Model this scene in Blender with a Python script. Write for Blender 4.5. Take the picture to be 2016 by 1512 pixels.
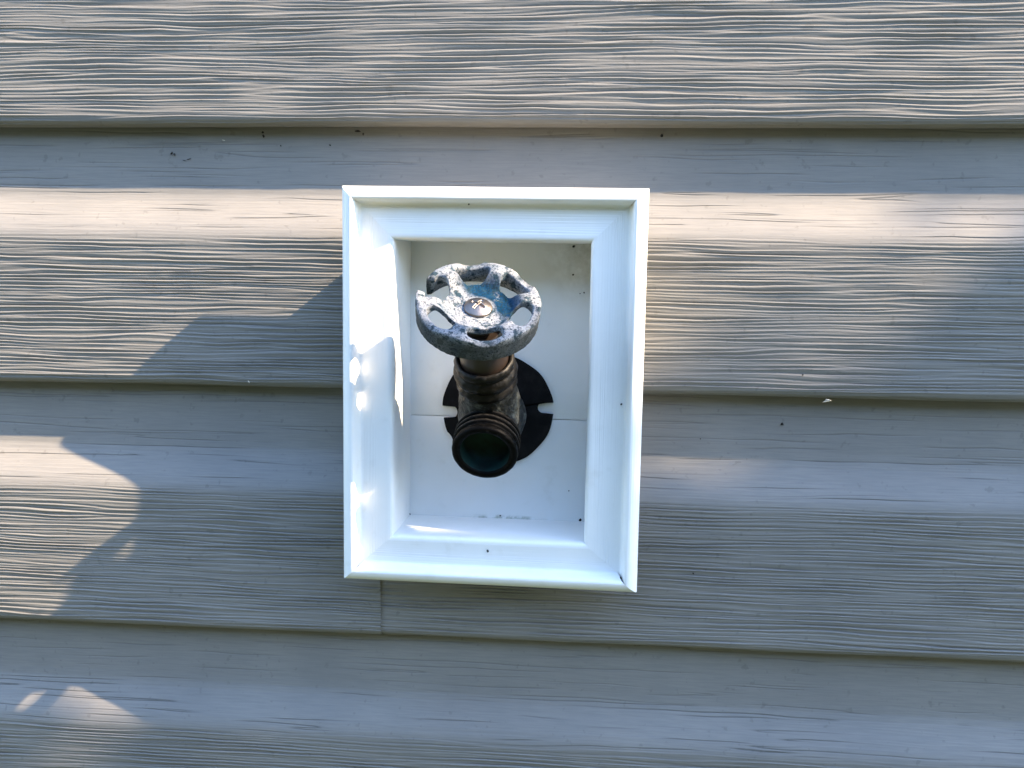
import bpy, bmesh, math, random
import numpy as np
from mathutils import Vector, Matrix, noise as mnoise

S = bpy.context.scene
for o in list(bpy.data.objects):
    bpy.data.objects.remove(o)
MM = 0.001

# ------------------------------------------------------------------ camera
CAM_D = 506.0                      # mm from the camera to the face of the siding
F_PX = 2070.0
n_ = Vector((220, -255, F_PX)).normalized()
d_ = Vector((math.sin(-.0255), math.cos(-.0255), 0)); d_ = (d_ - n_ * d_.dot(n_)).normalized()
r_ = d_.cross(n_)
cam = bpy.data.objects.new("camera", bpy.data.cameras.new("camera"))
S.collection.objects.link(cam)
right = Vector((r_[0], n_[0], -d_[0])); down = Vector((r_[1], n_[1], -d_[1])); fwd = Vector((r_[2], n_[2], -d_[2]))
m = Matrix.Identity(4)
for i in range(3):
    m[i][0], m[i][1], m[i][2] = right[i], -down[i], -fwd[i]
m.translation = Vector((0, -CAM_D * MM, 0))
cam.matrix_world = m
cam.data.sensor_width = 36.0
cam.data.lens = 36.0 * F_PX / 2016.0
cam.data.clip_start = 0.01
cam.data.clip_end = 200
S.camera = cam

def at(u, v, p):
    """point of the photograph (u, v) on the plane p mm in front of the siding face -> x, z in mm"""
    q = right * (u - 1008) + down * (v - 756) + fwd * F_PX
    t = (CAM_D - p) / q.y
    return q.x * t, q.z * t

# ------------------------------------------------------------------ sun, sky, exposure
SUN_DIR = Vector((4.3, -1.0, 3.4)).normalized()
sl = bpy.data.lights.new("sun", 'SUN'); sl.energy = 3.3; sl.angle = math.radians(0.5); sl.color = (1.0, .76, .49)
sun = bpy.data.objects.new("sun", sl); S.collection.objects.link(sun)
sun.rotation_euler = SUN_DIR.to_track_quat('Z', 'Y').to_euler()
sun.location = (1.5, -1, 1.5)
w = bpy.data.worlds.new("World"); S.world = w; w.use_nodes = True
nt = w.node_tree; bg = nt.nodes["Background"]
sky = nt.nodes.new("ShaderNodeTexSky"); sky.sky_type = 'NISHITA'; sky.sun_disc = False
sky.sun_elevation = math.asin(SUN_DIR.z)
sky.sun_rotation = math.atan2(SUN_DIR.x, SUN_DIR.y)
nt.links.new(sky.outputs[0], bg.inputs[0]); bg.inputs[1].default_value = 0.15
sky.ozone_density = 1.0; sky.dust_density = 0.3; sky.air_density = 1.0
S.view_settings.view_transform = 'Standard'; S.view_settings.look = 'None'
S.view_settings.gamma = 1; S.view_settings.exposure = 2.78
S.render.engine = 'CYCLES'

# ------------------------------------------------------------------ helpers
def link(o, parent=None):
    S.collection.objects.link(o)
    if parent: o.parent = parent
    return o
def empty(name, loc, label=None, cat=None, rot=(0, 0, 0)):
    o = bpy.data.objects.new(name, None); o.location = Vector(loc) * MM; o.rotation_euler = rot
    o.empty_display_size = .01
    if label: o['label'] = label
    if cat: o['category'] = cat
    return link(o)
def mesh_np(name, V, F, mat, parent=None, smooth=True):
    """V (n,3) in mm, F (k,4) quads"""
    me = bpy.data.meshes.new(name)
    V = np.asarray(V, dtype=np.float32) * MM; F = np.asarray(F, dtype=np.int32)
    me.vertices.add(len(V)); me.vertices.foreach_set("co", V.ravel())
    me.loops.add(F.size); me.loops.foreach_set("vertex_index", F.ravel())
    me.polygons.add(len(F))
    me.polygons.foreach_set("loop_start", np.arange(0, F.size, 4, dtype=np.int32))
    me.update(calc_edges=True); me.validate()
    if smooth: me.polygons.foreach_set("use_smooth", np.ones(len(me.polygons), dtype=bool))
    me.materials.append(mat)
    return link(bpy.data.objects.new(name, me), parent)
def mesh_bm(name, bm, mat, parent=None, smooth=True, angle=None):
    me = bpy.data.meshes.new(name)
    bmesh.ops.recalc_face_normals(bm, faces=bm.faces)
    bm.to_mesh(me); bm.free()
    me.transform(Matrix.Scale(MM, 4))
    if smooth: me.polygons.foreach_set("use_smooth", np.ones(len(me.polygons), dtype=bool))
    if angle is not None: me.set_sharp_from_angle(angle=math.radians(angle))
    me.materials.append(mat)
    return link(bpy.data.objects.new(name, me), parent)
def field(nx, ns, dx, ds, lx, ls, seed, band=None):
    """gaussian random field; correlation length lx along, ls across (mm); band = (period, width) across"""
    r = np.random.default_rng(seed)
    Wn = np.fft.rfft2(r.standard_normal((nx, ns)))
    kx = np.fft.fftfreq(nx, dx)[:, None]; ks = np.fft.rfftfreq(ns, ds)[None, :]
    g = np.exp(-(kx * lx) ** 2 * 4)
    if band: g = g * np.exp(-((ks - 1 / band[0]) / (band[1] / band[0])) ** 2)
    else: g = g * np.exp(-(ks * ls) ** 2 * 4)
    f = np.fft.irfft2(Wn * g, s=(nx, ns))
    return (f - f.mean()) / f.std()
def sstep(a, b, x):
    t = np.clip((x - a) / (b - a), 0, 1); return t * t * (3 - 2 * t)
def grid_faces(nx, ns, keep=None):
    i, j = np.meshgrid(np.arange(nx - 1), np.arange(ns - 1), indexing='ij')
    a = i * ns + j
    F = np.stack([a, a + 1, a + ns + 1, a + ns], -1).reshape(-1, 4)
    return F if keep is None else F[keep.ravel()]

# ------------------------------------------------------------------ materials
def new_mat(name):
    mt = bpy.data.materials.new(name); mt.use_nodes = True
    t = mt.node_tree; return mt, t, t.nodes["Principled BSDF"]
def N(t, kind, **kw):
    n = t.nodes.new(kind)
    for k, v in kw.items(): setattr(n, k, v)
    return n
def coords(t, scale=(1, 1, 1), world=False):
    if world:
        tc = N(t, "ShaderNodeNewGeometry"); out = tc.outputs["Position"]
    else:
        tc = N(t, "ShaderNodeTexCoord"); out = tc.outputs["Object"]
    mp = N(t, "ShaderNodeMapping"); mp.inputs["Scale"].default_value = scale
    t.links.new(out, mp.inputs[0]); return mp.outputs[0]
def noise(t, vec, scale, detail=4, rough=.55, dist=0.0):
    n = N(t, "ShaderNodeTexNoise"); n.inputs["Scale"].default_value = scale
    n.inputs["Detail"].default_value = detail; n.inputs["Roughness"].default_value = rough
    n.inputs["Distortion"].default_value = dist
    t.links.new(vec, n.inputs["Vector"]); return n.outputs["Fac"]
def ramp(t, fac, stops):
    r = N(t, "ShaderNodeValToRGB")
    while len(r.color_ramp.elements) < len(stops): r.color_ramp.elements.new(.5)
    for e, (p, c) in zip(r.color_ramp.elements, stops):
        e.position = p; e.color = (c[0], c[1], c[2], 1) if not isinstance(c, (int, float)) else (c, c, c, 1)
    t.links.new(fac, r.inputs[0]); return r.outputs[0]
def mix(t, fac, a, b, mode='MIX'):
    n = N(t, "ShaderNodeMix", data_type='RGBA', blend_type=mode)
    for sock, v in ((n.inputs[0], fac), (n.inputs[6], a), (n.inputs[7], b)):
        if isinstance(v, (int, float)): sock.default_value = v
        elif isinstance(v, tuple): sock.default_value = (*v, 1)
        else: t.links.new(v, sock)
    return n.outputs[2]
def bump(t, b, h, strength, dist):
    n = N(t, "ShaderNodeBump"); n.inputs["Strength"].default_value = strength; n.inputs["Distance"].default_value = dist
    t.links.new(h, n.inputs["Height"]); t.links.new(n.outputs[0], b.inputs["Normal"]); return n

M_SIDING, t, b = new_mat("siding_vinyl")
v1 = coords(t, (1, 1, 1)); v2 = coords(t, (12, 60, 260))
c = mix(t, ramp(t, noise(t, v1, 14, 5, .6), [(.3, 0.), (.7, 1.)]), (.196, .191, .181), (.240, .230, .212))
c = mix(t, ramp(t, noise(t, v2, 6, 3), [(.42, 0.), (.62, .35)]), c, (.158, .158, .155))
c = mix(t, ramp(t, noise(t, coords(t), 260, 2, .5), [(.66, 0.), (.74, .45)]), c, (.13, .125, .115))
ga = N(t, "ShaderNodeAttribute"); ga.attribute_name = "groove_tone"
c = mix(t, ramp(t, ga.outputs["Fac"], [(.0, 0.), (1., .78)]), c, (.036, .036, .036))  # darker colour along the grooves and ridge hollows
t.links.new(c, b.inputs["Base Color"]); b.inputs["Roughness"].default_value = .52
b.inputs["Specular IOR Level"].default_value = .2
bump(t, b, noise(t, coords(t, (.25, 1, 1)), 1500, 2, .6), .18, .0002)

def white_mat(name, sc):
    mt, t, b = new_mat(name)
    c = mix(t, ramp(t, noise(t, coords(t), 22, 5, .6), [(.35, 0.), (.75, 1.)]), (.85, .86, .85), (.79, .80, .79))
    c = mix(t, ramp(t, noise(t, coords(t), 90, 3, .6), [(.62, 0.), (.80, .25)]), c, (.55, .54, .48))
    t.links.new(c, b.inputs["Base Color"]); b.inputs["Roughness"].default_value = .42
    bump(t, b, noise(t, coords(t, sc), 60, 3, .6), .16, .0002)
    return mt, t, b, c
M_WHITE_H = white_mat("white_vinyl_rail", (1, 20, 40))[0]
M_WHITE_V = white_mat("white_vinyl_stile", (40, 20, 1))[0]
M_PLATE, t, b, c = white_mat("white_vinyl_plate", (1, 10, 45))

M_BLACK, t, b = new_mat("blackened_flange")
c = mix(t, ramp(t, noise(t, coords(t), 160, 5, .65), [(.45, 0.), (.75, 1.)]), (.005, .005, .0055), (.014, .0135, .013))
t.links.new(c, b.inputs["Base Color"]); b.inputs["Roughness"].default_value = .8
b.inputs["Specular IOR Level"].default_value = .12
bump(t, b, noise(t, coords(t), 500, 4, .6), .3, .0004)

def brass_mat(name, dark, mid, pale, lo, hi, sc=1.0, metal=.12, rough=.55, spec=.35, wear=None):
    mt, t, b = new_mat(name)
    f1 = noise(t, coords(t), 150 * sc, 6, .68, .6); f2 = noise(t, coords(t), 620 * sc, 4, .7)
    c = ramp(t, f1, [(lo, dark), ((lo + hi) / 2, mid), (hi, pale)])
    c = mix(t, ramp(t, f2, [(.52, 0.), (.68, .8)]), c, dark)
    c = mix(t, ramp(t, noise(t, coords(t), 380 * sc, 5, .7), [(.60, 0.), (.70, .7)]), c, pale)
    if wear:
        pt = N(t, "ShaderNodeNewGeometry")
        c = mix(t, mix(t, 1.0, ramp(t, pt.outputs["Pointiness"], [(.555, 0.), (.62, 1.)]), ramp(t, f2, [(.36, .1), (.55, .9)]), 'MULTIPLY'), c, wear)
    t.links.new(c, b.inputs["Base Color"])
    t.links.new(ramp(t, f1, [(.3, rough - .15), (.7, rough + .25)]), b.inputs["Roughness"])
    b.inputs["Metallic"].default_value = metal; b.inputs["Specular IOR Level"].default_value = spec
    bump(t, b, f2, .45, .0006)
    return mt
M_BODY = brass_mat("tarnished_brass_body", (.003, .0035, .0035), (.010, .011, .011), (.085, .090, .078), .40, .62, rough=.5)
M_NUT = brass_mat("tarnished_brass_nut", (.002, .0019, .0018), (.0045, .0040, .0037), (.040, .033, .028), .45, .80, rough=.42, spec=.2, wear=(.075, .070, .062))
M_SPOUT = brass_mat("tarnished_brass_thread", (.0012, .0012, .0012), (.0026, .0025, .0023), (.026, .023, .020), .50, .84, rough=.42, spec=.06, wear=(.075, .068, .058))
M_STEM, t, b = new_mat("brown_stem")
c = mix(t, noise(t, coords(t, (1, 1, 1)), 200, 4), (.008, .0045, .003), (.018, .010, .007))
t.links.new(c, b.inputs["Base Color"]); b.inputs["Roughness"].default_value = .5
M_BORE, t, b = new_mat("verdigris_bore")
c = mix(t, ramp(t, noise(t, coords(t), 120, 4), [(.35, 0.), (.7, 1.)]), (.001, .007, .007), (.004, .030, .028))
t.links.new(c, b.inputs["Base Color"]); b.inputs["Roughness"].default_value = .7; b.inputs["Specular IOR Level"].default_value = .2

M_WHEEL, t, b = new_mat("weathered_blue_zinc")
f1 = noise(t, coords(t), 95, 5, .62, .4); f2 = noise(t, coords(t), 1150, 4, .72); f3 = noise(t, coords(t), 240, 5, .65)
oc = N(t, "ShaderNodeTexCoord"); sx = N(t, "ShaderNodeSeparateXYZ"); t.links.new(oc.outputs["Object"], sx.inputs[0])
xy = N(t, "ShaderNodeCombineXYZ"); t.links.new(sx.outputs[0], xy.inputs[0]); t.links.new(sx.outputs[1], xy.inputs[1])
rl = N(t, "ShaderNodeVectorMath", operation='LENGTH'); t.links.new(xy.outputs[0], rl.inputs[0])
mr = N(t, "ShaderNodeMapRange"); mr.inputs[1].default_value = .0145; mr.inputs[2].default_value = .0235; mr.inputs[3].default_value = 1; mr.inputs[4].default_value = .12
t.links.new(rl.outputs["Value"], mr.inputs[0])
c = ramp(t, f1, [(.30, (.11, .14, .175)), (.50, (.23, .245, .27)), (.70, (.36, .36, .355))])          # bare oxidised zinc
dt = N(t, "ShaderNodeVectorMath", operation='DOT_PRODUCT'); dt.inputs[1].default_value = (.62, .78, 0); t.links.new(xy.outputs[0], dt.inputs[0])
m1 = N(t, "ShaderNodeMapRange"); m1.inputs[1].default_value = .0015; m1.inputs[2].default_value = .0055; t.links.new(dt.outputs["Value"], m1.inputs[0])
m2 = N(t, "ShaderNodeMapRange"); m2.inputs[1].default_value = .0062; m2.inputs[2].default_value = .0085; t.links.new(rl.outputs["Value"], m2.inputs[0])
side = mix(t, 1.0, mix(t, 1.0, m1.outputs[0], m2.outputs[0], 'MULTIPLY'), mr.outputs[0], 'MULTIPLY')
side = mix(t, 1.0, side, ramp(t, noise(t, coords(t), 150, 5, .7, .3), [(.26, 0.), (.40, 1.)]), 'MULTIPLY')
blue_mask = mix(t, 1.0, ramp(t, noise(t, coords(t), 130, 5, .7, .3), [(.50, 0.), (.60, .8)]), mr.outputs[0], 'MULTIPLY')
blue_mask = mix(t, 1.0, blue_mask, side, 'LIGHTEN')
c = mix(t, blue_mask, c, ramp(t, f3, [(.32, (.002, .016, .024)), (.50, (.003, .030, .072)), (.70, (.012, .065, .125))]))                # blue paint patches, plus a dark blue crescent on the hub's upper right
c = mix(t, ramp(t, f3, [(.52, 0.), (.60, .9)]), c, (.014, .034, .048))
c = mix(t, ramp(t, f2, [(.525, 0.), (.60, .85)]), c, (.012, .022, .032))
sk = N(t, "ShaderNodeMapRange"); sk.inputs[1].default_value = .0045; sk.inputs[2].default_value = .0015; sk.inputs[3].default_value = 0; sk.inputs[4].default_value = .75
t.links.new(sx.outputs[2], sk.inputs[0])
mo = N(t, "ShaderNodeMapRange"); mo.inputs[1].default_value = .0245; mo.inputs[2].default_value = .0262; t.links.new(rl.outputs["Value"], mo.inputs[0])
c = mix(t, mix(t, 1.0, sk.outputs[0], mo.outputs[0], 'MULTIPLY'), c, ramp(t, f3, [(.40, (.005, .009, .010)), (.66, (.050, .052, .046))]))       # outer skirt darker towards its lower edge
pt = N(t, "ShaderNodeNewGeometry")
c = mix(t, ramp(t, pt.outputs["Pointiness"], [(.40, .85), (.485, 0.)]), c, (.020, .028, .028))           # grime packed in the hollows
c = mix(t, ramp(t, pt.outputs["Pointiness"], [(.56, 0.), (.66, .5)]), c, (.26, .26, .25))               # edges worn bright
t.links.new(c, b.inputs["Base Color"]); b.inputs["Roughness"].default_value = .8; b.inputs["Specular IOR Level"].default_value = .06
bump(t, b, f2, .55, .0007)
M_SCREW, t, b = new_mat("bronze_screw")
c = mix(t, noise(t, coords(t), 300, 4), (.16, .135, .12), (.30, .26, .235))
t.links.new(c, b.inputs["Base Color"]); b.inputs["Metallic"].default_value = 1; b.inputs["Roughness"].default_value = .38
bump(t, b, noise(t, coords(t), 900, 3), .2, .0003)
M_DIRT, t, b = new_mat("dirt"); b.inputs["Base Color"].default_value = (.012, .011, .010, 1); b.inputs["Roughness"].default_value = .9
M_PALE, t, b = new_mat("pale_fleck"); b.inputs["Base Color"].default_value = (.55, .50, .40, 1); b.inputs["Roughness"].default_value = .8
M_LEAF, t, b = new_mat("leaf"); b.inputs["Base Color"].default_value = (.05, .085, .03, 1); b.inputs["Roughness"].default_value = .6
M_BARK, t, b = new_mat("bark"); b.inputs["Base Color"].default_value = (.09, .07, .05, 1); b.inputs["Roughness"].default_value = .9

# ------------------------------------------------------------------ siding
# opening of the frame, mm in wall coordinates
OX0, OX1, OZ0, OZ1 = -106.0, -15.0, -134.6, 5.4
BOX_T = 4.0
wall = empty("siding_wall", (-61, 0, -60), "grey beige wood grained vinyl lap siding wall behind the white frame", "wall")
PROF = [(-10, -10.8), (0, -10.6), (16, -9.7), (28, -8.8), (32, -8.2), (35, -6.9), (39, -4.2), (43, -1.2), (46.5, 1.2), (49.5, 2.7), (52, 3.45), (54.5, 3.65), (59, 3.5),
        (75, 2.8), (90, 2.15), (110, 1.55), (118, 1.4), (121.6, 1.3), (123.4, .7), (124.8, -.6), (125.6, -2.4), (125.9, -4.8), (125.6, -9.2)]
def board(zl0, zl1, zb0, zb1, seed, x0=-372.0, x1=262.0, lift=0.0, tail=0.0):
    """lap line above at x=-310 / x=178 is zl0 / zl1, own bottom line zb0 / zb1"""
    ds, dx = .25, 2.4
    P = np.array(PROF); seg = np.hypot(np.diff(P[:, 0]), np.diff(P[:, 1])); L = np.r_[0, seg.cumsum()]
    s = np.arange(0, L[-1], ds); ns = len(s)
    off = np.interp(s, L, P[:, 0]); dep = np.interp(s, L, P[:, 1])
    k = np.hanning(13); k /= k.sum()
    dep = np.convolve(np.pad(dep, 6, mode='edge'), k, 'valid')
    nx = int((x1 - x0) / dx) + 1; x = np.linspace(x0, x1, nx)
    # emboss: long wavy ridges on the face, sparse hairline grooves above
    npad = ns + 60
    warp = field(nx, npad, dx, ds, 130, 12, seed + 1) * .5 + field(nx, npad, dx, ds, 44, 5, seed + 9) * .28 + field(nx, npad, dx, ds, 20, 3.2, seed + 7) * .16 + field(nx, npad, dx, ds, 9, 2.5, seed + 8) * .06
    f = field(nx, npad, dx, ds, 44, .8, seed, band=(2.15, .60))
    f2 = field(nx, npad, dx, ds, 30, .8, seed + 5, band=(1.5, .5))
    env = .92 + .22 * field(nx, npad, dx, ds, 30, 6, seed + 2)
    ii = np.arange(npad)[None, :] + warp / ds
    def wrp(a):
        i0 = np.clip(np.floor(ii).astype(int), 0, npad - 2); fr = np.clip(ii - i0, 0, 1)
        R_ = np.arange(nx)[:, None]
        return a[R_, i0] * (1 - fr) + a[R_, i0 + 1] * fr
    f = wrp(f * env)[:, :ns]; f2 = wrp(f2)[:, :ns]
    # shingled relief: each ridge falls away slowly and is cut in sharply at its top edge
    sp = np.fft.fft(f, axis=1); hh = np.zeros(ns); hh[0] = 1; hh[1:(ns + 1) // 2] = 2
    an = np.fft.ifft(sp * hh[None, :], axis=1)
    ph = np.mod(np.angle(an) / (2 * np.pi), 1.0); am = np.abs(an); am = am / am.mean()
    rise = .22
    saw = np.where(ph < rise, .5 - .5 * np.cos(np.pi * ph / rise), 1 - (ph - rise) / (1 - rise))
    ridge = np.clip(am, 0, 2.0) ** .9 * (saw - .5) * .46 + f2 * .05
    g = wrp(field(nx, npad, dx, ds, 110, 1.5, seed + 3))[:, :ns]
    br = wrp(field(nx, npad, dx, ds, 36, 1.6, seed + 4))[:, :ns]
    gs = np.gradient(g, ds, axis=1)
    dline = np.abs(g) / np.maximum(np.abs(gs), .06)
    groove = -np.exp(-(dline / .24) ** 2) * .30 * sstep(-.1, .9, br)
    face = sstep(50, 56, off)[None, :] * (1 - sstep(121.5, 123.5, off))[None, :] + .35 * (sstep(121.5, 123.5, off) * (1 - sstep(125, 126, off)))[None, :]
    bev = (sstep(30, 35, off) * (1 - sstep(49, 55, off)))[None, :]
    h = ridge * face + groove * (1 - face) * (.75 + .5 * bev) + .12 * ridge * bev
    # the lip wanders a little
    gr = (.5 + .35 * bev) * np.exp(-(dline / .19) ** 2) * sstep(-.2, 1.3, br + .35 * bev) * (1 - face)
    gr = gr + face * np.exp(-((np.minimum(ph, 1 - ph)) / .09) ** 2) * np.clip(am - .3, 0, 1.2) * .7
    wv = field(nx, 8, dx, 1, 60, 1, seed + 6)[:, :1] * .22
    u = ((x + 310) / 488.0)[:, None]
    zt = zl0 + (zl1 - zl0) * u; zb = zb0 + (zb1 - zb0) * u
    o = off[None, :]
    lowf = sstep(108, 124, off)[None, :] * wv
    z = zt - o * (zt - zb) / 126.0 + lowf
    p = dep[None, :] + h + lift + tail * 0
    X = np.broadcast_to(x[:, None], z.shape)
    V = np.stack([X, -p, z], -1).reshape(-1, 3)
    xc = .25 * (X[:-1, :-1] + X[1:, :-1] + X[:-1, 1:] + X[1:, 1:]); zc = .25 * (z[:-1, :-1] + z[1:, :-1] + z[:-1, 1:] + z[1:, 1:])
    keep = ~((xc > OX0 - 2.2) & (xc < OX1 + 2.2) & (zc > OZ0 - 2.2) & (zc < OZ1 + 2.2))
    V[:, 0] += 61; V[:, 2] += 60
    ob = mesh_np("siding_board", V, grid_faces(nx, ns, keep), M_SIDING, wall)
    at_ = ob.data.attributes.new("groove_tone", 'FLOAT', 'POINT'); at_.data.foreach_set("value", np.clip(gr, 0, 1).astype(np.float32).ravel())
    return ob
bm = bmesh.new(); bmesh.ops.create_cube(bm, size=1)
bmesh.ops.scale(bm, vec=(700, 10, 640), verts=bm.verts); bmesh.ops.translate(bm, vec=(-55 + 61, 36, -68 + 60), verts=bm.verts)
M_SHEATH, t, b = new_mat("sheathing"); b.inputs["Base Color"].default_value = (.05, .045, .04, 1)
mesh_bm("sheathing", bm, M_SHEATH, wall, False)
LZ = [(187.0, 186.0), (59.5, 59.5), (-69.2, -66.2), (-196.2, -192.6), (-323., -319.)]
board(*LZ[0], *LZ[1], 11)
board(*LZ[1], *LZ[2], 23)
SEAM = at(750, 1190, 1)[0]
board(*LZ[2], *LZ[3], 37, x1=SEAM)
board(*LZ[2], *LZ[3], 41, x0=SEAM - 8, lift=-.75)
board(*LZ[3], *LZ[4], 53)

# ------------------------------------------------------------------ white frame
FX0, FX1, FZ0, FZ1 = -129.8, 10.3, -156.6, 29.6
FC = (-59.75, 0, -63.5)
frame = empty("mounting_frame", FC, "white molded vinyl frame with a beaded rim around a recessed box", "frame", rot=(0, math.radians(.16), 0))
RB = 20.3                                           # back of the rim, mm in front of the siding face
def rail(name, side, mat, seed):
    Wd = {'L': OX0 - FX0, 'R': FX1 - OX1, 'T': FZ1 - OZ1, 'B': OZ0 - FZ0}
    wd = Wd[side]
    P = [(wd - BOX_T, -17), (wd - BOX_T, RB), (.5, RB), (0, RB + .5), (0, 24.8), (.2, 26.6), (.8, 28.2), (1.7, 29.4), (2.8, 30.3), (4.0, 30.9), (5.0, 31.1), (5.8, 30.8), (6.4, 29.8), (6.8, 28.0), (7.1, 25.8), (7.4, 24.4), (8.0, 23.6), (8.8, 23.35),
         (wd - 2.6, 24.85), (wd - 1.5, 24.75), (wd - .75, 24.35), (wd - .25, 23.6), (wd, 22.4), (wd + .4, -17)]
    P = np.array(P); seg = np.hypot(np.diff(P[:, 0]), np.diff(P[:, 1])); L = np.r_[0, seg.cumsum()]
    L0 = L[3]                                        # fine sampling from the rim's outer edge on
    s = np.unique(np.r_[L[:4], np.arange(L0, L[-2], .24), L[-2], np.linspace(L[-2], L[-1], 14)])
    v = np.interp(s, L, P[:, 0]); p = np.interp(s, L, P[:, 1])
    ns = len(s); na = 72
    a = np.linspace(0, 1, na)
    # outward normal of the profile for the emboss
    tv, tp = np.gradient(v), np.gradient(p); nn = np.hypot(tv, tp) + 1e-9
    nv, npx = -tp / nn, tv / nn
    ln = (FX1 - FX0) if side in 'TB' else (FZ1 - FZ0)
    g = field(na, ns, ln / na, .24, 45, .5, seed, band=(1.15, .55)) * .6 + field(na, ns, ln / na, .24, 26, .5, seed + 1, band=(.7, .4)) * .3
    amp = np.where(s > L0, .068, 0) * (1 - sstep(L[-2] - .6, L[-2], s))
    amp = amp * np.where(v < 8.5, .45, np.where(v > wd - 3.6, .35, 1.0)); amp = amp * (.6 + .4 * np.clip(field(na, ns, ln / na, .24, 30, 3, seed + 2), -1, 1.5)); h = g * amp
    tt = v / wd
    o = {k: np.broadcast_to(tt[None, :] * Wd[k], (na, ns)) for k in Wd}
    A = a[:, None]
    off = v[None, :] * np.ones((na, 1)) - 0
    hv, hp = h * nv[None, :], h * npx[None, :]
    if side in 'TB':
        X0 = FX0 + o['L']; X1 = FX1 - o['R']; X = X0 + (X1 - X0) * A
        Z = (FZ1 - off - hv) if side == 'T' else (FZ0 + off + hv)
    else:
        Z0 = FZ0 + o['B']; Z1 = FZ1 - o['T']; Z = Z0 + (Z1 - Z0) * A
        X = (FX0 + off + hv) if side == 'L' else (FX1 - off - hv)
    Pp = p[None, :] + hp
    V = np.stack([X - FC[0], -Pp, Z - FC[2]], -1).reshape(-1, 3)
    F = grid_faces(na, ns)
    if side in 'RT': F = F[:, ::-1]
    return mesh_np(name, V, F, mat, frame)
rail("rail", 'T', M_WHITE_H, 101); rail("rail", 'B', M_WHITE_H, 111)
rail("stile", 'L', M_WHITE_V, 121); rail("stile", 'R', M_WHITE_V, 131)
PLATE = -14.0
# algae along the foot of the plate, mottled darker tone in its upper right corner
t = M_PLATE.node_tree; b = t.nodes["Principled BSDF"]
def blob(cx, cz, sx, sz):
    geo = N(t, "ShaderNodeTexCoord"); mp = N(t, "ShaderNodeMapping")
    mp.inputs["Location"].default_value = (-(cx - FC[0]) / sx, 0, -(cz - FC[2]) / sz)
    mp.inputs["Scale"].default_value = (1000 / sx, 0, 1000 / sz)
    t.links.new(geo.outputs["Object"], mp.inputs[0])
    ln = N(t, "ShaderNodeVectorMath", operation='LENGTH'); t.links.new(mp.outputs[0], ln.inputs[0])
    return ramp(t, ln.outputs["Value"], [(.15, 1.), (1., 0.)])
col = b.inputs["Base Color"].links[0].from_socket
nz = ramp(t, noise(t, coords(t), 240, 5, .7), [(.40, 0.), (.62, 1.)])
ax, az = at(985, 1014, PLATE)
col = mix(t, mix(t, blob(ax + 2, az - 2.2, 26, 2.8), (0, 0, 0), nz), col, (.13, .17, .08))
kx, kz = at(1140, 500, PLATE)
nz2 = ramp(t, noise(t, coords(t), 110, 5, .7), [(.35, 0.), (.75, .75)])
col = mix(t, mix(t, blob(kx + 4, kz + 2, 26, 30), (0, 0, 0), nz2), col, (.36, .36, .29))
t.links.new(col, b.inputs["Base Color"])
def plate(z0, z1):
    bm = bmesh.new()
    bmesh.ops.create_cube(bm, size=1)
    bmesh.ops.scale(bm, vec=(OX1 - OX0 + 4, 3, z1 - z0), verts=bm.verts)
    bmesh.ops.translate(bm, vec=((OX0 + OX1) / 2 - FC[0], -(PLATE - 1.5), (z0 + z1) / 2 - FC[2]), verts=bm.verts)
    bmesh.ops.bevel(bm, geom=list(bm.edges), offset=.35, segments=2, affect='EDGES', profile=.5)
    return mesh_bm("back_plate", bm, M_PLATE, frame, True, 40)
ZS = -82.4
plate(ZS + .13, OZ1 + 2.5); plate(OZ0 - 2.5, ZS - .13)

# ------------------------------------------------------------------ hose bib
BX, BZ = -61.1, -78.2
bib = empty("hose_bib", (BX, -PLATE, BZ), "old tarnished brass hose bib with a broken handwheel inside the white frame", "faucet")
def bp(x, p, z):                                     # local point: x right, p forward of the siding face, z up from the pipe axis
    return Vector((x, -(p - PLATE), z))
rnd = random.Random(5)
# flange: round black plate with a slot at either side
bm = bmesh.new()
R_F = 28.0; pts = []
for k in range(360):
    th = math.radians(k); r = R_F + .25 * math.sin(3 * th + 1) + .15 * math.sin(11 * th)
    if 205 < k < 240: r -= .7 * abs(math.sin((k - 205) * .27))
    x, z = r * math.cos(th), r * math.sin(th)
    slot = False
    for sx, zc, hw in ((1, 1.6, 2.7), (-1, -1.6, 3.0)):
        if sx * x > 0 and abs(z - zc) < hw:
            dz = (z - zc) / hw; lim = R_F - 8.0 + 2.6 * (1 - math.sqrt(max(0, 1 - dz * dz))) * -1
            x = sx * (R_F - 5.2 - 2.6 * math.sqrt(max(0, 1 - dz * dz)))
    pts.append((x, z))
vs = [bm.verts.new(bp(x, PLATE + 2.2, z)) for x, z in pts]
fc = bm.faces.new(vs)
ex = bmesh.ops.extrude_face_region(bm, geom=[fc])
bmesh.ops.translate(bm, vec=(0, 2.15, 0), verts=[g for g in ex['geom'] if isinstance(g, bmesh.types.BMVert)])
edges = [e for e in bm.edges if all(abs(v.co.y + 2.2) < .01 for v in e.verts)]
bmesh.ops.bevel(bm, geom=edges, offset=.45, segments=2, affect='EDGES')
mesh_bm("flange", bm, M_BLACK, bib, False)

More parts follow.
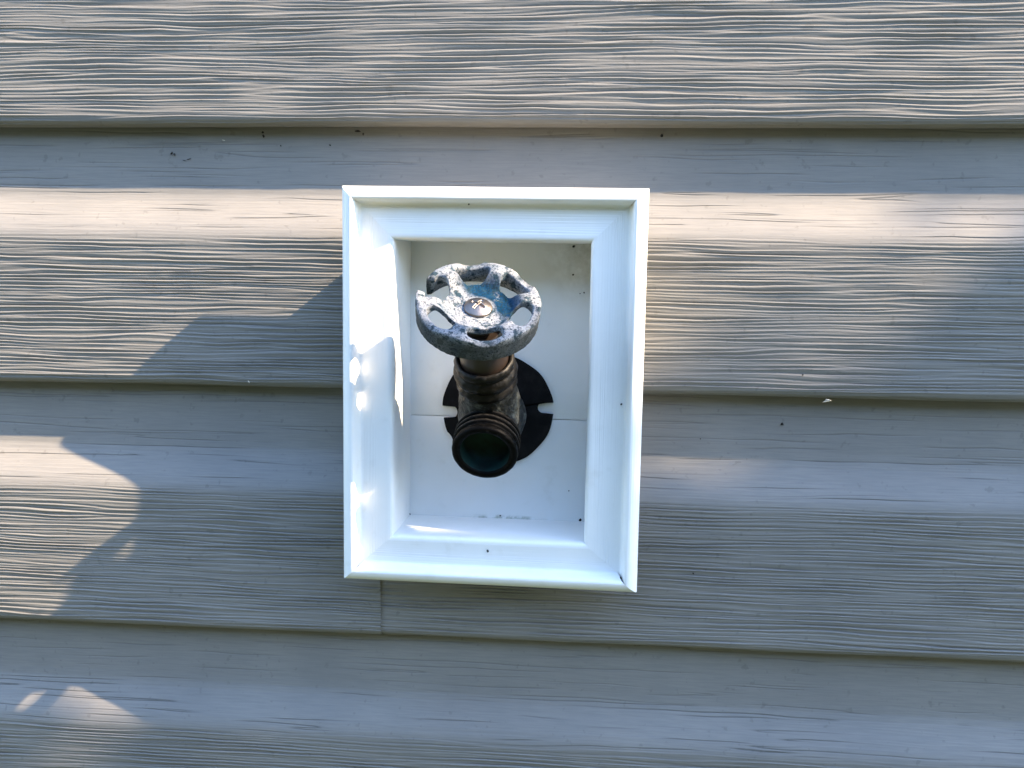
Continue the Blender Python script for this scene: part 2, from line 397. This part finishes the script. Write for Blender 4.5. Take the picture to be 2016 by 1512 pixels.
def lathe(bm, prof, origin, axis, nseg=64, wob=0.0, seed=0):
    """prof: (distance along axis, radius); revolved surface appended to bm"""
    axis = axis.normalized(); e1 = Vector((1, 0, 0)); e1 = (e1 - axis * e1.dot(axis)).normalized(); e2 = axis.cross(e1)
    rings = []
    for (s, r) in prof:
        ring = []
        for k in range(nseg):
            a = 2 * math.pi * k / nseg; d = e1 * math.cos(a) + e2 * math.sin(a)
            q = origin + axis * s + d * r
            if wob: q += d * wob * (mnoise.noise(q * .35 + Vector((seed, 0, 0))))
            ring.append(bm.verts.new(q))
        rings.append(ring)
    for A, B in zip(rings[:-1], rings[1:]):
        for k in range(nseg):
            bm.faces.new((A[k], A[(k + 1) % nseg], B[(k + 1) % nseg], B[k]))
    return rings
def cap(bm, ring): bm.faces.new(ring)
def solid(bm, prof, o, ax, **k):
    rg = lathe(bm, prof, o, ax, **k); cap(bm, rg[0]); cap(bm, list(reversed(rg[-1])))

WAX = Vector((.135, -.595, .79)).normalized()   # the wheel sits a little askew on its stem
SPOUT = Vector((0, -.875, -.485)).normalized()
C0 = bp(0, 11.5, .6)
wx, wz = at(941, 607, 55)
WHEEL_C = bp(wx - BX, 55, wz - BZ)
STEM = (WHEEL_C - C0).normalized()
# body: pipe, bulb, spout root and bonnet seat fused into one casting
bm = bmesh.new()
solid(bm, [(0, 12.5), (24, 12.5)], bp(0, -12, .6), Vector((0, -1, 0)))
bmesh.ops.create_uvsphere(bm, u_segments=48, v_segments=32, radius=16.4, matrix=Matrix.Translation(C0 + Vector((0, 1.5, 0))) @ Matrix.Diagonal((1, .95, 1.02, 1)))
solid(bm, [(0, 15.0), (7, 14.6), (11, 13.8)], C0 + SPOUT * 2, SPOUT)
solid(bm, [(0, 15.6), (10, 14.4), (18, 13.4), (23, 13.0)], C0 + STEM * 2, STEM)
tmp = mesh_bm("valve_body", bm, M_BODY, bib)
md = tmp.modifiers.new("r", 'REMESH'); md.mode = 'VOXEL'; md.voxel_size = .0005; md.use_smooth_shade = True
ms = tmp.modifiers.new("s", 'SMOOTH'); ms.factor = .5; ms.iterations = 7
bpy.context.view_layer.update()
me = bpy.data.meshes.new_from_object(tmp.evaluated_get(bpy.context.evaluated_depsgraph_get()))
tmp.modifiers.clear(); tmp.data = me
for v in me.vertices:                                # cast-metal unevenness, a parting line down the front
    q = v.co * 1000
    dlt = .45 * mnoise.noise(q * .16) + .26 * mnoise.noise(q * .55) + .14 * mnoise.noise(q * 1.4)
    v.co += v.normal * (dlt * MM)
me.polygons.foreach_set("use_smooth", np.ones(len(me.polygons), dtype=bool))
# packing nut with two rolled collars
bm = bmesh.new()
solid(bm, [(q - 4.5, r * 1.01) for q, r in [(26, 11.5), (26.6, 12.9), (28.2, 13.9), (30.4, 13.9), (31.6, 13.0), (32.4, 12.8), (33.4, 13.8), (35.2, 14.6), (37.6, 14.4), (38.8, 13.3), (39.5, 12.8),
           (40.2, 13.4), (42.4, 13.7), (43.8, 13.0), (44.2, 12.0), (42.6, 11.3), (42.3, 8)]], C0, STEM, nseg=120, wob=.40, seed=3)
mesh_bm("packing_nut", bm, M_NUT, bib)
bm = bmesh.new()
solid(bm, [(32, 11.0), (46, 11.0), (56, 10.6), (58, 9.6), (58.2, 6.5), (66, 6.2)], C0, STEM, nseg=48)
mesh_bm("stem", bm, M_STEM, bib, True, 40)
# spout: three worn hose threads, a plain lip and the bore
bm = bmesh.new()
pr = [(11.5, 12.6), (13, 13.6)]
for s0 in (14.2, 17.6, 21.0):
    pr += [(s0, 13.1), (s0 + .4, 13.9), (s0 + .8, 14.75), (s0 + 1.7, 14.85), (s0 + 2.2, 14.0), (s0 + 2.6, 13.1)]
pr += [(24.3, 13.8), (25.0, 14.3), (26.6, 14.55), (27.8, 14.3), (28.5, 13.6), (28.6, 12.4), (28.2, 11.4), (27.2, 10.9)]
pr = [(a_, b_ * 1.05) for a_, b_ in pr]
solid(bm, pr, C0, SPOUT, nseg=120, wob=.18, seed=9)
for f in list(bm.faces):
    if len(f.verts) > 4: bm.faces.remove(f)
mesh_bm("spout", bm, M_SPOUT, bib)
bm = bmesh.new()
rg = lathe(bm, [(27.3, 11.5), (24, 11.3), (21, 11.1), (19.2, 10.6), (18.4, 9), (18.2, 4)], C0, SPOUT, nseg=64, wob=.2)
cap(bm, rg[-1])
mesh_bm("bore", bm, M_BORE, bib)

# handwheel: dished hub, six humped spokes, thin scalloped rim with a skirt, one piece of rim broken out
WR = 26.4
radii = [1.2, 4, 7, 10.5, 13.6, 14.8, 16.0, 17.6, 19.6, 21.6, 23.6, 25.0, 25.9, 26.8, 27.2]
NSP, NHO = 6, 8                                      # columns in spoke / in hole
h0, h1 = 5, 10                                       # hole spans radii[h0]..radii[h1]
TH0 = math.radians(14.0)
def half_ang(r):
    rr = max(r, 11.0); w_ = 2.9 + .085 * (rr - 19.2) ** 2
    return min(math.asin(min(.95, w_ / rr)), math.radians(22.5))
def top_h(r, th_rel, on):                            # th_rel: -1..1 across the sector, 0 = spoke centre; on = spoke-ness 0..1
    if r <= 11.8: z = -.15 * (r / 11.8)
    else: z = None
    k = min(1, max(0, (r - 12.2) / 8.6)); k = k * k * (3 - 2 * k)
    hump = 6.4 * k
    rimz = 2.9 + 2.6 * on
    if z is None:
        z = hump * on + min(hump, rimz) * (1 - on)
        if r > 21.5: z = rimz - .35 * max(0, r - 25.6) ** 2
    return z
cols = []
for sct in range(6):
    for j in range(NSP + NHO): cols.append((sct, j))
bm = bmesh.new(); top = []; bot = []
for r in radii:
    rt, rb = [], []
    for sct, j in cols:
        ha = half_ang(r); gap = math.radians(60) - 2 * ha
        if j <= NSP: a = -ha + 2 * ha * j / NSP; on = 1 - .25 * abs(2 * j / NSP - 1) ** 2
        else:
            q = (j - NSP) / NHO; a = ha + gap * q; on = .75 * max(0, abs(2 * q - 1)) ** 2.2
        th = TH0 + math.radians(60) * sct + a
        zt = top_h(r, 0, on)
        if r > 24: zb = -6.0
        elif r < 12: zb = -3.2
        else: zb = zt - 3.2 - 2.0 * max(0, min(1, (r - 19.6) / 3.8))
        nz = mnoise.noise(Vector((r * math.cos(th), r * math.sin(th), 3)) * .3) * .2
        rt.append(bm.verts.new((r * math.cos(th), r * math.sin(th), zt + nz)))
        rb.append(bm.verts.new(((r - .5 if r > 26.2 else r) * math.cos(th), (r - .5 if r > 26.2 else r) * math.sin(th), zb)))
    top.append(rt); bot.append(rb)
nc = len(cols)
def solid_cell(i, c_):
    if i < 0 or i >= len(radii) - 1: return False
    sct, j = cols[c_ % nc]
    if j >= NSP:                                     # hole columns
        if h0 <= i < h1: return False
        if sct == BROKEN and i >= h1 and NSP + 1 <= j < NSP + NHO - 2: return False
    return True
BROKEN = 2
for i in range(len(radii) - 1):
    for c_ in range(nc):
        if not solid_cell(i, c_): continue
        n = (c_ + 1) % nc
        bm.faces.new((top[i][c_], top[i + 1][c_], top[i + 1][n], top[i][n]))
        bm.faces.new((bot[i][c_], bot[i][n], bot[i + 1][n], bot[i + 1][c_]))
        if not solid_cell(i + 1, c_): bm.faces.new((top[i + 1][c_], bot[i + 1][c_], bot[i + 1][n], top[i + 1][n]))
        if i > 0 and not solid_cell(i - 1, c_): bm.faces.new((top[i][n], bot[i][n], bot[i][c_], top[i][c_]))
        if not solid_cell(i, c_ - 1): bm.faces.new((top[i][c_], bot[i][c_], bot[i + 1][c_], top[i + 1][c_]))
        if not solid_cell(i, c_ + 1): bm.faces.new((top[i + 1][n], bot[i + 1][n], bot[i][n], top[i][n]))
bm.faces.new(list(reversed(top[0]))); bm.faces.new(bot[0])
bmesh.ops.recalc_face_normals(bm, faces=bm.faces)
bmesh.ops.subdivide_edges(bm, edges=[e for e in bm.edges if abs(e.verts[0].co.z - e.verts[1].co.z) > 2.5 and (e.verts[0].co.xy - e.verts[1].co.xy).length < .8], cuts=2, use_grid_fill=True)
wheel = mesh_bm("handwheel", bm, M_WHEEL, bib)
sd = wheel.modifiers.new("sub", 'SUBSURF'); sd.levels = 2; sd.render_levels = 2
bpy.context.view_layer.update()
me = bpy.data.meshes.new_from_object(wheel.evaluated_get(bpy.context.evaluated_depsgraph_get()))
wheel.modifiers.clear(); wheel.data = me
nrm = [v.normal.copy() for v in me.vertices]
for v, nv_ in zip(me.vertices, nrm):                 # corroded casting
    q = v.co * 1000
    v.co += nv_ * ((.16 * mnoise.noise(q * .45) + .11 * mnoise.noise(q * 1.6)) * MM)
me.polygons.foreach_set("use_smooth", np.ones(len(me.polygons), dtype=bool))
e1 = Vector((1, 0, 0)); e1 = (e1 - WAX * e1.dot(WAX)).normalized(); e2 = WAX.cross(e1)
mw = Matrix((e1, e2, WAX)).transposed().to_4x4(); mw.translation = WHEEL_C * MM
wheel.matrix_local = mw
# screw: oval head with a worn cross recess
bm = bmesh.new()
prs = [(0, 6.1), (.5, 6.15), (.9, 5.9), (1.7, 4.9), (2.35, 3.6), (2.7, 2.4), (2.85, 1.2), (2.9, .4)]
nseg = 96; rings = []
for s_, r in [(0, 6.1), (.4, 6.2), (.8, 6.05)] + [(.8 + 2.1 * (1 - (k / 22) ** 2), 6.05 * k / 22) for k in range(21, 0, -1)]:
    ring = []
    for k in range(nseg):
        a = 2 * math.pi * k / nseg; x, y = r * math.cos(a), r * math.sin(a)
        xr, yr = x * math.cos(.5) - y * math.sin(.5), x * math.sin(.5) + y * math.cos(.5)
        arm = max(math.exp(-(xr / .55) ** 4) * (1 if abs(yr) < 2.6 else math.exp(-((abs(yr) - 2.6) / .4) ** 2)),
                  math.exp(-(yr / .55) ** 4) * (1 if abs(xr) < 2.6 else math.exp(-((abs(xr) - 2.6) / .4) ** 2)))
        z = s_ - (1.1 * arm if s_ > .85 else 0) + .06 * mnoise.noise(Vector((x, y, 7)))
        ring.append(bm.verts.new((x, y, z)))
    rings.append(ring)
for A, B in zip(rings[:-1], rings[1:]):
    for k in range(nseg): bm.faces.new((A[k], A[(k + 1) % nseg], B[(k + 1) % nseg], B[k]))
bm.faces.new(rings[-1])
screw = mesh_bm("screw", bm, M_SCREW, wheel)
screw.location = (0, 0, .0001)

# ------------------------------------------------------------------ specks of dirt stuck to siding and frame
def speck(u, v, p, size, parent, mat=M_DIRT, long=1.0, ang=0.0, flat=.6):
    x, z = at(u, v, p)
    bm = bmesh.new()
    bmesh.ops.create_icosphere(bm, subdivisions=1, radius=1)
    r = random.Random(int(u * 7 + v))
    for q in bm.verts:
        q.co *= 1 + r.uniform(-.35, .35)
        q.co = Vector((q.co.x * size * long, q.co.y * size * flat, q.co.z * size))
    bmesh.ops.rotate(bm, matrix=Matrix.Rotation(ang, 3, 'Y'), verts=bm.verts)
    o = mesh_bm("dirt_speck" if mat is M_DIRT else "pale_fleck", bm, mat, parent)
    loc = Vector((x, -p, z)) * MM
    o.location = (Matrix.Translation(parent.location) @ parent.rotation_euler.to_matrix().to_4x4()).inverted() @ loc
for u, v, p, s in ((1130, 485, -14, .9), (1128, 541, -14, .6), (1150, 576, -14, .5), (1142, 578, -14, .35), (806, 1012, -13.2, .75), (787, 537, 3, .5), (960, 1085, 24.7, .62),
                   (923, 402, 24.6, .42), (1223, 796, 23.9, .5), (1222, 1138, 24.6, .6), (985, 1015, -14, .5), (1143, 1024, -14, .8), (1120, 966, -14, .35)):
    speck(u, v, p, s, frame)
for u, v, p, s, l, a in ((519, 268, -9, .7, 1, 0), (517, 261, -9, .55, 1.2, 0), (553, 287, -9, .55, .7, 0), (338, 302, -9, .9, .6, .4), (343, 304, -9, .5, 1.3, .6), (1303, 267, -9, .75, 1, 0),
                         (705, 258, -9, .5, 3.2, 0), (715, 264, -9, .7, .7, 0), (1283, 408, -7, .5, 2.2, 0), (1289, 407, -7, .7, 1, 0), (1540, 835, -9, 1.0, .8, 0), (1365, 1129, 2, .6, .7, -.6),
                         (650, 286, -9, .4, 1.5, .7), (1740, 408, -7, .6, 1, 0), (511, 1495, 0, .6, 1.2, 0), (1594, 607, .8, .5, 1, 0), (1580, 738, 2, .45, 1, 0), (382, 1130, 2, .4, .5, .1), (1444, 1040, .6, .5, 1.3, 0),
                         (289, 1356, -9, .5, .6, .2), (431, 1387, -8, .4, .7, .3), (1379, 864, -9, .3, 1, 0), (1463, 939, -8, .4, 1.4, 0), (372, 313, -9, .28, 5, -.25), (362, 316, -9, .2, 5, .2)):
    speck(u, v, p, s, wall, M_DIRT, l, a)
for u, v, p, s, l, a in ((1627, 790, 1.5, .45, 4.2, -.25), (1631, 788, 1.6, .35, 4.6, .3), (1630, 923, -8.6, .65, 1.1, 0), (1093, 1413, -7, .6, 1.3, .5), (490, 752, 3, .3, 2.6, 1.1), (1292, 500, -1, .4, 1.4, 0), (440, 276, -9, .25, 3, .2)):
    speck(u, v, p, s, wall, M_PALE, l, a, .3)

# ------------------------------------------------------------------ ground below the picture
M_GROUND, t, b = new_mat("lawn")
c = mix(t, noise(t, coords(t), 9, 6, .7), (.020, .032, .012), (.055, .070, .028))
t.links.new(c, b.inputs["Base Color"]); b.inputs["Roughness"].default_value = .95
gnd = mesh_np("ground", [(-60000, -60000, -700), (60000, -60000, -700), (60000, 60000, -700), (-60000, 60000, -700)], [(0, 1, 2, 3)], M_GROUND, None, False)
gnd['kind'] = 'structure'

# ------------------------------------------------------------------ unseen leaves added off to the right, shaped to shade the lower right
px, pz = at(1500, 740, 3)
P0 = Vector((px, 0, pz)); TR = Vector((1, 0, .55)).normalized(); DN = Vector((.55, 0, -1)).normalized()
DIST = 2600.0
shade_screen = empty("shade_screen", tuple(P0 + SUN_DIR * DIST + Vector((0, 0, -1000))), "unseen leaf screen added to shade the siding wall", "shade_screen")
rs = np.random.default_rng(77)
nleaf = 7400
tt = rs.uniform(-750, 650, nleaf)
depth = rs.uniform(0, 850, nleaf); ok = rs.uniform(0, 1, nleaf) < np.clip(depth / 150.0, 0, 1)
depth = np.where(ok, depth, rs.uniform(150, 850, nleaf)) - 26 + 14 * np.sin(tt / 37.0) + 10 * np.sin(tt / 15.0 + 2)
al = rs.uniform(-200, 200, nleaf)
LP = np.array([tuple(P0 + SUN_DIR * DIST)]) + tt[:, None] * np.array(TR) + depth[:, None] * np.array(DN) + al[:, None] * np.array(SUN_DIR)
V = []; F = []
base = Vector((shade_screen.location.x, shade_screen.location.y, shade_screen.location.z)) * 1000
for k in range(nleaf):
    c_ = Vector(LP[k]) - base
    u_ = Vector(rs.standard_normal(3)).normalized(); v_ = u_.orthogonal().normalized()
    L_ = rs.uniform(18, 34); w2 = L_ * .45
    i = len(V)
    V += [c_ - u_ * L_, c_ + v_ * w2, c_ + u_ * L_, c_ - v_ * w2]; F.append((i, i + 1, i + 2, i + 3))
fo = mesh_np("added_foliage", np.array([tuple(q) for q in V]), np.array(F), M_LEAF, shade_screen, False); fo['kind'] = 'stuff'
bm = bmesh.new()
for k in range(5):
    a = Vector((-200 + 90 * k, rs.uniform(-150, 150), -700)); b2 = Vector((-320 + 150 * k, rs.uniform(-350, 350), 500))
    solid(bm, [(0, 16), ((b2 - a).length * .5, 11), ((b2 - a).length, 5)], a, (b2 - a), nseg=10)
mesh_bm("screen_stems", bm, M_BARK, shade_screen)

# ------------------------------------------------------------------ unseen leafy block added behind the camera to hide the low sky
sky_blocker = empty("sky_blocker", (-400, -2300, -700), "unseen leafy block added opposite the siding wall to hide the low sky", "sky_blocker")
rh = np.random.default_rng(5)
HX0, HX1, HH, HD = -5200, 5200, 1750, 700
bm = bmesh.new(); bmesh.ops.create_cube(bm, size=1)
bmesh.ops.scale(bm, vec=(HX1 - HX0 - 200, HD - 200, HH - 150), verts=bm.verts); bmesh.ops.translate(bm, vec=(0, -HD / 2, HH / 2 - 40), verts=bm.verts)
bmesh.ops.subdivide_edges(bm, edges=list(bm.edges), cuts=5, use_grid_fill=True)
for v in bm.verts: v.co += Vector((mnoise.noise(v.co * .003), mnoise.noise(v.co * .003 + Vector((9, 0, 0))), mnoise.noise(v.co * .003 + Vector((0, 9, 0))))) * 90
mesh_bm("blocker_core", bm, M_BARK, sky_blocker, False)
nl = 14000
which = rh.uniform(0, 1, nl) < .8
hx = rh.uniform(HX0, HX1, nl); hz = np.where(which, rh.uniform(0, HH, nl), HH + 40 * rh.standard_normal(nl)); hy = np.where(which, 35 * rh.standard_normal(nl), rh.uniform(-HD, 0, nl))
uu = rh.standard_normal((nl, 3)); uu /= np.linalg.norm(uu, axis=1)[:, None]
ww = np.cross(uu, rh.standard_normal((nl, 3))); ww /= np.linalg.norm(ww, axis=1)[:, None]
Ls = rh.uniform(45, 80, nl)[:, None]; C_ = np.stack([hx, hy, hz], -1)
V = np.stack([C_ - uu * Ls, C_ + ww * Ls * .5, C_ + uu * Ls, C_ - ww * Ls * .5], 1).reshape(-1, 3)
fo = mesh_np("added_foliage", V, np.arange(nl * 4).reshape(-1, 4), M_LEAF, sky_blocker, False); fo['kind'] = 'stuff'
